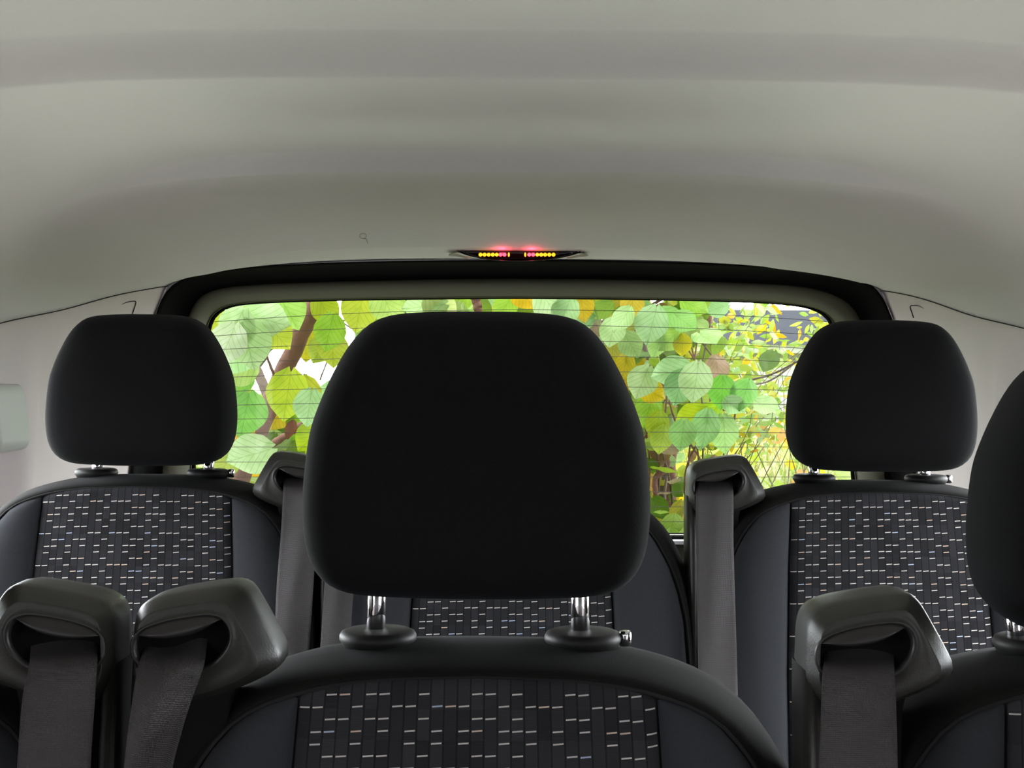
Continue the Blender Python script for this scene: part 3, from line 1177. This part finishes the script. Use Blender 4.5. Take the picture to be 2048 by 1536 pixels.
# ------------------------------------------------------------------ outside
def ground_z(x, y):
    t = lerp_table([(3.3, -0.5), (3.9, -0.3), (4.6, 0.35), (5.4, 0.72), (7.0, 0.86), (9.5, 0.93), (13, 0.85), (60, 0.6), (200, 0.5)], y)
    return t + 0.05 * math.sin(x * 1.7 + y * 0.9) * min(1, max(0, y - 3.5)) + 0.03 * math.sin(x * 4.1 - y * 2.3) * min(1, max(0, y - 3.5))


ys = [-60, -20, -5, 0, 1.0, 1.8, 1.9, 3.3, 3.9] + [4.1 + 0.2 * i for i in range(37)] + [12, 13, 15, 20, 30, 60, 200]
xs = [-120, -60, -30, -15, -10] + [-8 + 0.4 * i for i in range(41)] + [10, 15, 30, 60, 120]
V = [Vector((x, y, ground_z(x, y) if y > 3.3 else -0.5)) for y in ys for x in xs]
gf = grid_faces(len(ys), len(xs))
gm = [(1 if abs(xs[i % (len(xs) - 1)]) > 2.6 and ys[i // (len(xs) - 1)] < 9 else 0) if ys[i // (len(xs) - 1)] >= 3.9 else (1 if ys[i // (len(xs) - 1)] >= 1.9 else 2) for i in range(len(gf))]  # unseen pale and dark ground, added to light the ceiling from behind
o = link('ground', mesh('ground', V, gf, [M['soil'], mat('pale_bounce_ground', (.48, .52, .435), .9, vary=.1, vscale=4), mat('dark_low_bounce_ground', (.05, .05, .05), .9, vary=.2, vscale=8)], fmat=gm))
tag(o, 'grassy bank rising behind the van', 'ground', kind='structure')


def leaf_geo(width=0.82, fold=0.18, droop=0.25, nu=7, nv=9):
    """heart shaped leaf, base at origin, tip along +Y, face towards +Z, length 1"""
    V, U = [], []
    prof = [(0, .10), (.05, .42), (.13, .68), (.25, .88), (.38, .97), (.50, .95), (.64, .82), (.78, .58), (.90, .27), (1, .01)]
    for j in range(nv):
        t = j / (nv - 1)
        w = smooth_table(prof, t) * width * 0.5
        for i in range(nu):
            s = -1 + 2 * i / (nu - 1)
            y = t - 0.10 * abs(s) ** 1.5 * max(0, 1 - t * 4)
            z = -abs(s) * w * fold - droop * t * t + 0.025 * math.sin(t * 9 + s * 3)
            V.append(Vector((s * w, y, z)))
            U.append((0.5 + 0.5 * s * w / (width * .5), t))
    return V, grid_faces(nv, nu), U


BIG = [leaf_geo(0.86, .15, .22), leaf_geo(0.95, .25, .12), leaf_geo(0.74, .3, .35), leaf_geo(0.90, .1, .10)]
NARROW = [leaf_geo(0.45, .2, .25, 5, 5), leaf_geo(0.55, .15, .15, 5, 5), leaf_geo(0.36, .2, .3, 5, 5)]


class Leaves:
    def __init__(s):
        s.V, s.F, s.U, s.C = [], [], [], []

    def add(s, pos, size, tip, tilt, yaw, colr, kinds=BIG, rnd=random):
        g_ = colr[1]
        colr = tuple(max(.01, g_ + (v - g_) * 1.12) * .70 for v in colr)
        """tip: direction the tip points to in the picture plane, degrees from straight down; tilt and yaw turn the face"""
        g = rnd.choice(kinds)
        # local: X right, Y to tip, Z face -> world: tip down, face towards -Y
        m = Matrix.Rotation(math.radians(yaw), 3, 'Z') @ Matrix.Rotation(math.radians(tilt), 3, 'X') @ Matrix.Rotation(math.radians(tip), 3, 'Y') \
            @ Matrix(((-1, 0, 0), (0, 0, -1), (0, -1, 0)))
        c = m @ Vector((0, .45, 0))
        o = len(s.V)
        for v, u in zip(g[0], g[2]):
            s.V.append(pos + (m @ v - c) * size)
            s.U.append(u)
            s.C.append(colr)
        s.F += [tuple(i + o for i in q) for q in g[1]]

    def obj(s, name, matl, parent):
        off_ = parent.location if parent else Vector()
        me = mesh(name, [v - off_ for v in s.V], s.F, matl, uvs=s.U, cols=s.C)
        return link(name, me, parent)


GREENS = [(0.42, 0.56, 0.10), (0.50, 0.62, 0.16), (0.34, 0.50, 0.12), (0.55, 0.58, 0.10), (0.30, 0.44, 0.10), (0.58, 0.55, 0.12), (0.46, 0.60, 0.24)]
PALE = [(0.52, 0.70, 0.36), (0.56, 0.72, 0.42), (0.46, 0.66, 0.36), (0.50, 0.66, 0.28)]
YEL = [(0.66, 0.52, 0.06), (0.70, 0.42, 0.05), (0.60, 0.56, 0.10)]


def jit(c, r, k=0.12):
    q = 1 + r.uniform(-k, k)
    return tuple(max(0.01, min(.85, v * q * (1 + r.uniform(-.06, .06)))) for v in c)


def in_gap(x, y, gaps):
    return any(((x - a) / rx) ** 2 + ((y - b) / ry) ** 2 < 1 for a, b, rx, ry in gaps)


# ---- tree with large heart shaped leaves, left and centre of the window
rnd = random.Random(11)
t1 = empty('leafy_tree', Vector((-0.95, 4.7, ground_z(-0.95, 4.7) - .05)))
tag(t1, 'tree with large heart-shaped leaves and brown branches behind the window left half', 'tree')


def branch(root, pix, rad0, rad1, matl, name='branch'):
    pts = catmull([P(x, y, d) for x, y, d in pix], 30, False)
    rr = random.Random(len(pix) * 7 + int(pix[0][0]))
    pts = [p + Vector((rr.uniform(-1, 1), 0, rr.uniform(-1, 1))) * rad0 * .10 for p in pts]
    v, f = tube([p - root.location for p in pts], lambda t: rad0 + (rad1 - rad0) * t + rad0 * .06 * math.sin(t * 23), 12)
    return link(name, mesh(name, v, f, matl), root)


base1 = (420, 1500, 4.7)
branch(t1, [(395, 1560, 4.7), (430, 1300, 4.7), (455, 1080, 4.68), (500, 900, 4.65), (535, 820, 4.62), (560, 765, 4.6), (590, 690, 4.55), (615, 640, 4.5), (645, 580, 4.45), (690, 440, 4.4)], .038, .030, M['bark'], 'trunk')
branch(t1, [(470, 960, 4.66), (505, 885, 4.64), (538, 815, 4.68), (528, 775, 4.7), (500, 700, 4.75), (480, 640, 4.8)], .020, .014, M['bark_grey'])
branch(t1, [(440, 1000, 4.7), (450, 860, 4.72), (470, 790, 4.75), (495, 745, 4.78), (540, 680, 4.8), (555, 620, 4.8), (560, 560, 4.8)], .034, .02, M['bark_grey'])
branch(t1, [(520, 905, 4.6), (560, 878, 4.5), (605, 848, 4.45), (650, 800, 4.4)], .013, .009, M['bark'])
branch(t1, [(553, 762, 4.58), (540, 730, 4.5), (528, 695, 4.45), (520, 660, 4.4)], .006, .003, M['bark'])
branch(t1, [(640, 632, 4.5), (675, 640, 4.45), (705, 658, 4.4)], .0035, .0025, M['bark_grey'])
branch(t1, [(636, 660, 4.5), (690, 640, 4.6), (760, 600, 4.7)], .004, .003, M['bark'])
branch(t1, [(950, 590, 4.6), (955, 615, 4.6), (962, 660, 4.6)], .016, .012, M['bark'])
branch(t1, [(640, 760, 4.7), (660, 700, 4.75), (655, 650, 4.8)], .003, .002, M['bark_grey'])

L1 = Leaves()
hand = [  # px, py, size px, tip angle, tilt, yaw, colour, distance
    (500, 640, 105, 15, 15, 10, PALE[0], 4.1), (470, 655, 90, 30, 10, -10, PALE[1], 4.0), (525, 640, 110, -75, 25, 15, PALE[1], 4.05), (470, 700, 120, 35, 10, 20, PALE[2], 4.1),
    (495, 690, 105, -10, 15, 0, PALE[0], 4.0), (455, 690, 95, 15, 20, 25, (0.55, 0.62, 0.45), 3.95), (572, 618, 90, -25, 10, -10, (0.40, 0.60, 0.18), 4.15), (430, 650, 75, 0, 0, 0, (0.50, 0.56, 0.10), 4.2),
    (550, 668, 85, -40, 20, 10, (0.58, 0.64, 0.12), 4.1), (545, 660, 70, 10, 10, 10, (0.60, 0.58, 0.08), 4.3), (470, 738, 50, -60, 20, 10, (0.85, 0.30, 0.03), 4.3),
    (480, 760, 70, 30, 10, 10, (0.22, 0.46, 0.08), 4.4), (575, 790, 105, 8, 5, 10, (0.52, 0.62, 0.10), 4.15), (610, 790, 80, -8, 5, -10, (0.56, 0.56, 0.10), 4.3), (618, 815, 78, 10, 10, 0, PALE[2], 4.0),
    (490, 830, 100, 10, 15, 10, (0.24, 0.50, 0.12), 4.05), (500, 912, 105, 70, 15, 0, PALE[1], 3.95), (475, 740, 90, 60, 10, 0, (0.46, 0.62, 0.2), 4.25), (658, 665, 80, 15, 10, 0, (0.30, 0.48, 0.08), 4.3),
    (612, 690, 70, 5, 10, 0, (0.62, 0.56, 0.08), 4.9), (640, 700, 60, 30, 10, 0, (0.42, 0.5, 0.10), 4.5), (665, 700, 70, 0, 10, 0, (0.48, 0.54, 0.10), 4.4), (650, 620, 70, -30, 10, 0, (0.48, 0.56, 0.08), 4.4),
    (600, 850, 70, 30, 10, 0, (0.30, 0.52, 0.06), 4.7), (585, 860, 40, 0, 10, 40, (0.14, 0.05, 0.03), 4.3), (558, 830, 70, 30, 10, 0, (0.66, 0.50, 0.05), 4.7), (488, 870, 45, 60, 10, 0, (0.75, 0.46, 0.05), 4.5),
    (450, 930, 60, 30, 10, 0, (0.46, 0.54, 0.12), 4.3), (620, 880, 90, 40, 20, 0, (0.45, 0.58, 0.06), 4.4), (720, 620, 90, 10, 10, 10, (0.50, 0.56, 0.10), 4.3), (775, 612, 90, -20, 10, 0, (0.46, 0.60, 0.2), 4.2),
    (850, 615, 90, 80, 20, 0, PALE[0], 4.1), (880, 618, 80, -40, 20, 0, (0.60, 0.66, 0.30), 4.1), (1010, 615, 70, 30, 10, 0, (0.36, 0.56, 0.10), 4.3), (1100, 612, 80, -30, 15, 0, PALE[1], 4.1),
    (1130, 625, 70, 20, 15, 0, PALE[2], 4.1), (1165, 615, 70, -10, 15, 0, (0.66, 0.46, 0.06), 4.2)]
for x, y, s, tip, tilt, yaw, c, d in hand:
    L1.add(P(x, y, d), s / F * d, tip, tilt, yaw, c, rnd=rnd)
GAPS1 = [(600, 685, 24, 16), (612, 740, 34, 26), (535, 745, 30, 24), (520, 760, 26, 16), (685, 625, 10, 14), (630, 765, 22, 12), (440, 650, 10, 12), (580, 650, 10, 10), (540, 720, 10, 10), (688, 680, 14, 20), (660, 600, 8, 8)]
n = 0
while n < 900:
    x, y, d = rnd.uniform(60, 1230), rnd.uniform(250, 1250), rnd.uniform(4.85, 5.7)
    if 380 < x < 720 and in_gap(x, y, [(a, b, rx + 34, ry + 30) for a, b, rx, ry in GAPS1]):
        n += 0.25
        continue
    s = rnd.uniform(.10, .17)
    c = jit(rnd.choice(GREENS * 2 + PALE + YEL[2:] + [(0.14, 0.24, 0.04), (0.20, 0.30, 0.05), (0.26, 0.32, 0.06)] * 2), rnd)  # the dark greens paint in shade on leaves deep in the crown
    L1.add(P(x, y, d), s, rnd.gauss(0, 45), rnd.gauss(20, 22), rnd.gauss(0, 30), c, rnd=rnd)
    n += 1
L1.obj('foliage', M['leaf'], t1)

# ---- second shrub with mid sized leaves, right of centre
rnd = random.Random(5)
t2 = empty('leafy_shrub', Vector((0.65, 4.6, ground_z(0.65, 4.6) - .05)))
tag(t2, 'shrub with mottled pale green hanging leaves behind the rear window, right of the nearest headrest', 'shrub')
branch(t2, [(1330, 1500, 4.6), (1335, 1200, 4.6), (1340, 1000, 4.6), (1345, 880, 4.6), (1400, 760, 4.6), (1418, 700, 4.6), (1415, 640, 4.6), (1405, 540, 4.6)], .026, .016, M['bark'], 'trunk')
branch(t2, [(1320, 1100, 4.55), (1325, 980, 4.5), (1335, 900, 4.5), (1330, 800, 4.55), (1290, 700, 4.6), (1270, 620, 4.6)], .016, .008, M['bark_grey'])
branch(t2, [(1355, 808, 4.3), (1400, 808, 4.3), (1440, 818, 4.3), (1455, 822, 4.3)], .005, .003, M['bark'])
branch(t2, [(1270, 632, 4.4), (1300, 612, 4.4), (1340, 590, 4.4)], .006, .004, M['bark'])
branch(t2, [(1305, 682, 4.35), (1318, 665, 4.35), (1330, 648, 4.35)], .007, .005, M['bark_grey'])
branch(t2, [(1320, 900, 4.4), (1335, 930, 4.4), (1310, 960, 4.4), (1325, 1040, 4.4)], .012, .006, M['bark'])
branch(t2, [(1500, 760, 4.6), (1545, 748, 4.5), (1600, 720, 4.4)], .004, .003, M['bark_grey'])
for i in range(14):
    xa_ = rnd.uniform(1230, 1440)
    branch(t2, [(xa_, 1150, 4.6), (xa_ + rnd.uniform(-30, 30), 950, 4.4), (xa_ + rnd.uniform(-50, 50), 800, 4.25), (xa_ + rnd.uniform(-70, 70), 640, 4.3)], .0045, .002, M['bark'] if i % 2 else M['bark_grey'])
L2 = Leaves()
hand2 = [(1305, 650, 80, 10, 10, 10, PALE[2], 4.0), (1247, 640, 60, 20, 20, 20, PALE[0], 4.0), (1340, 640, 70, -60, 25, 0, (0.34, 0.58, 0.20), 4.05), (1370, 645, 60, -50, 25, 0, (0.36, 0.6, 0.22), 4.0),
         (1390, 615, 65, -60, 20, 0, (0.40, 0.62, 0.14), 4.1), (1340, 680, 60, 40, 20, 0, (0.42, 0.6, 0.16), 4.1), (1225, 665, 65, 10, 15, 0, PALE[0], 4.05), (1262, 690, 60, -30, 15, 0, (0.36, 0.5, 0.2), 4.1),
         (1318, 690, 60, 10, 10, 10, (0.42, 0.62, 0.22), 4.1), (1365, 690, 45, 0, 10, 0, (0.68, 0.58, 0.06), 4.1), (1345, 745, 80, 70, 15, 0, PALE[2], 3.95), (1360, 775, 75, 15, 10, 0, (0.36, 0.58, 0.30), 3.95),
         (1392, 765, 85, 5, 10, 0, (0.50, 0.64, 0.36), 3.9), (1285, 765, 70, 20, 10, 0, (0.52, 0.66, 0.36), 4.0), (1305, 785, 55, -60, 10, 0, (0.68, 0.50, 0.06), 4.05), (1445, 785, 70, 0, 10, 0, (0.24, 0.52, 0.12), 4.0),
         (1490, 790, 65, 12, 10, 10, (0.28, 0.56, 0.18), 4.0), (1365, 870, 65, 5, 10, 0, (0.34, 0.56, 0.22), 3.95), (1412, 860, 85, 5, 10, 0, (0.36, 0.60, 0.26), 3.95), (1450, 870, 85, -8, 10, 0, (0.42, 0.62, 0.26), 4.0),
         (1300, 820, 80, 5, 10, 10, (0.34, 0.54, 0.10), 4.1), (1315, 850, 60, 5, 10, 10, (0.44, 0.54, 0.08), 4.1), (1325, 880, 60, 5, 10, 10, (0.48, 0.6, 0.12), 4.1), (1250, 735, 60, 10, 10, 0, (0.64, 0.50, 0.05), 4.2),
         (1420, 830, 60, 40, 10, 0, (0.40, 0.58, 0.08), 4.1), (1385, 835, 70, 60, 10, 0, (0.50, 0.6, 0.08), 4.1), (1375, 850, 40, 60, 10, 0, (0.36, 0.06, 0.04), 4.2), (1265, 610, 60, 0, 10, 0, (0.70, 0.5, 0.1), 4.1),
         (1225, 700, 60, 0, 10, 0, (0.55, 0.5, 0.06), 4.3), (1470, 815, 60, -50, 25, 0, PALE[2], 4.0), (1535, 815, 60, -60, 25, 0, PALE[0], 4.0), (1415, 680, 70, -35, 60, 0, PALE[0], 4.0)]
for x, y, s, tip, tilt, yaw, c, d in hand2:
    L2.add(P(x, y, d), s / F * d, tip, tilt, yaw, c, rnd=rnd)
for i in range(1000):
    x, y, d = rnd.gauss(1290, 95), rnd.uniform(380, 1180), rnd.uniform(4.2, 5.0)
    if x > 1440 and rnd.random() < .8:
        continue
    s = rnd.uniform(.03, .10)
    c = jit(rnd.choice(GREENS * 2 + PALE + YEL + [(0.14, 0.24, 0.04), (0.20, 0.30, 0.05), (0.34, 0.20, 0.10), (.4, .3, .2)] * 2), rnd)  # dark greens have shade painted in; the browns are leaf colour
    L2.add(P(x, y, d), s, rnd.gauss(0, 50), rnd.gauss(20, 25), rnd.gauss(0, 35), c, rnd=rnd)
L2.obj('foliage', M['leaf'], t2)

# ---- third shrub, fine leaved, at the right
rnd = random.Random(9)
t3 = empty('small_leaved_shrub', Vector((1.35, 5.2, ground_z(1.35, 5.2) - .05)))
tag(t3, 'open shrub with many small yellow-green leaves in front of the white wall', 'shrub')
L3 = Leaves()
twigs = []
for i in range(24):
    x0, x1 = rnd.uniform(1380, 1640), rnd.uniform(1360, 1760)
    y1 = rnd.uniform(540, 760)
    d = rnd.uniform(4.7, 5.4)
    pts = [(x0, 1000, d), ((x0 * .6 + x1 * .4) + rnd.uniform(-25, 25), 860, d), ((x0 + x1) / 2 + rnd.uniform(-30, 30), (900 + y1) / 2, d), (x1, y1, d + rnd.uniform(-.2, .2))]
    c3 = catmull([P(a, b, c) for a, b, c in pts], 22, False)
    twigs.append(tube([p - t3.location for p in c3], lambda t: .0022 - .0015 * t, 6))
    for k, p in enumerate(c3[8:]):
        dens = 5 if p.x / p.y * F + 1024 < 1520 or p.z > 1.42 else 1
        for _ in range(dens):
            L3.add(p + Vector((rnd.gauss(0, .05), rnd.gauss(0, .05), rnd.gauss(0, .04))), rnd.uniform(.028, .058), rnd.uniform(-150, 150), rnd.gauss(15, 30), rnd.gauss(0, 40),
                   jit(rnd.choice(GREENS + GREENS + YEL + PALE), rnd), NARROW, rnd)
link('twigs', mesh('twigs', *join(twigs), mat('green_twig', (0.13, 0.13, 0.05), .8)), t3)
L3.obj('foliage', M['small_leaf'], t3)
br = branch(t3, [(1320, 820, 4.5), (1430, 770, 4.5), (1530, 765, 4.5), (1600, 718, 4.5)], .004, .003, M['bark_grey'])

# ---- grass and weeds on the bank
rnd = random.Random(3)
GV, GF, GC_ = [], [], []
for i in range(9000):
    y = rnd.uniform(4.7, 9.0)
    x = rnd.uniform(-2.0, 3.6) * (y / 6.5)
    z = ground_z(x, y)
    h = rnd.uniform(.08, .24)
    w = rnd.uniform(.003, .007)
    a = rnd.uniform(0, 2 * PI)
    bx_, by_ = math.cos(a) * h * rnd.uniform(.1, .8), math.sin(a) * h * rnd.uniform(.1, .8)
    px_, py_ = -math.sin(a + .9) * w, math.cos(a + .9) * w
    c = jit(rnd.choice([(0.26, 0.34, 0.05), (0.20, 0.30, 0.05), (0.34, 0.34, 0.08), (0.32, 0.22, 0.07), (0.36, 0.36, 0.15)]), rnd)
    o_ = len(GV)
    for t, k in ((0, 1), (.5, .8), (1, .08)):
        cxp, cyp, czp = x + bx_ * t * t, y + by_ * t * t, z - .02 + h * (t - .25 * t * t)
        GV += [Vector((cxp - px_ * k, cyp - py_ * k, czp)), Vector((cxp + px_ * k, cyp + py_ * k, czp))]
        GC_ += [c, c]
    GF += [(o_, o_ + 1, o_ + 3, o_ + 2), (o_ + 2, o_ + 3, o_ + 5, o_ + 4)]
o = link('grass', mesh('grass', GV, GF, M['grass'], cols=GC_))
tag(o, 'long yellow-green grass on the bank below the shrubs', 'grass', kind='stuff')
# fallen and low leaves of the bank
L4 = Leaves()
for i in range(700):
    x, y = rnd.uniform(-1.6, 2.6), rnd.uniform(4.6, 7.0)
    z = ground_z(x, y) + rnd.uniform(.0, .16)
    L4.add(Vector((x, y, z)), rnd.uniform(.04, .10), rnd.uniform(-180, 180), rnd.uniform(-10, 60), rnd.uniform(-60, 60),
           jit(rnd.choice(GREENS + YEL + [(0.5, 0.28, 0.12), (0.62, 0.5, 0.3)]), rnd), BIG[:2], rnd)
w = L4.obj('leaf_litter', M['small_leaf'], None)
tag(w, 'low weeds and fallen leaves among the grass', 'weeds', kind='stuff')

# ---- white boarded outbuilding with grey roof beyond the shrubs
HD = 13.0
hz0, hz1 = 0.3, P(1500, 690, HD).z
hl, hr_ = P(1330, 700, HD).x, P(2150, 700, HD).x
h = empty('outbuilding', Vector(((hl + hr_) / 2, HD + 1.5, hz0)))
tag(h, 'low white boarded outbuilding with grey roof behind the shrubs', 'building')
ho = -h.location
parts = []
nb = 9
for k in range(nb):
    za = hz0 + (P(1500, 724, HD).z - hz0) * k / nb
    zb_ = hz0 + (P(1500, 724, HD).z - hz0) * (k + 1) / nb
    parts.append(([Vector((hl, HD - .03, za)), Vector((hr_, HD - .03, za)), Vector((hr_, HD, zb_)), Vector((hl, HD, zb_)),
                   Vector((hl, HD + 3, za)), Vector((hr_, HD + 3, za)), Vector((hr_, HD + 3, zb_)), Vector((hl, HD + 3, zb_))],
                  [(0, 1, 2, 3), (4, 7, 6, 5), (0, 3, 7, 4), (1, 5, 6, 2), (0, 4, 5, 1), (3, 2, 6, 7)]))
link('boarded_wall', mesh('boarded_wall', *shift(join(parts), ho), M['house'], smooth=False), h)
link('shaded_gap', mesh('gap', *shift(box(hl + .05, hr_ - .05, HD + .1, HD + 2.9, P(1500, 726, HD).z - .02, P(1500, 704, HD).z + .02), ho), mat('beige_beam', (0.5, .48, .42), .8), smooth=False), h)
link('fascia_board', mesh('fascia', *shift(box(hl - .1, hr_ + .1, HD - .15, HD + 3, P(1500, 706, HD).z, hz1), ho), M['house'], smooth=False), h)
rv = [Vector((hl - .15, HD - .2, hz1)), Vector((hr_ + .15, HD - .2, hz1)), Vector((hr_ + .15, HD + 1.7, P(1500, 600, HD).z)), Vector((hl - .15, HD + 1.7, P(1500, 600, HD).z)),
      Vector((hl - .15, HD + 3.6, hz1)), Vector((hr_ + .15, HD + 3.6, hz1))]
link('roof', mesh('roof', *shift((rv, [(0, 1, 2, 3), (3, 2, 5, 4), (0, 3, 4), (1, 5, 2), (0, 4, 5, 1)]), ho), M['roof'], smooth=False), h)
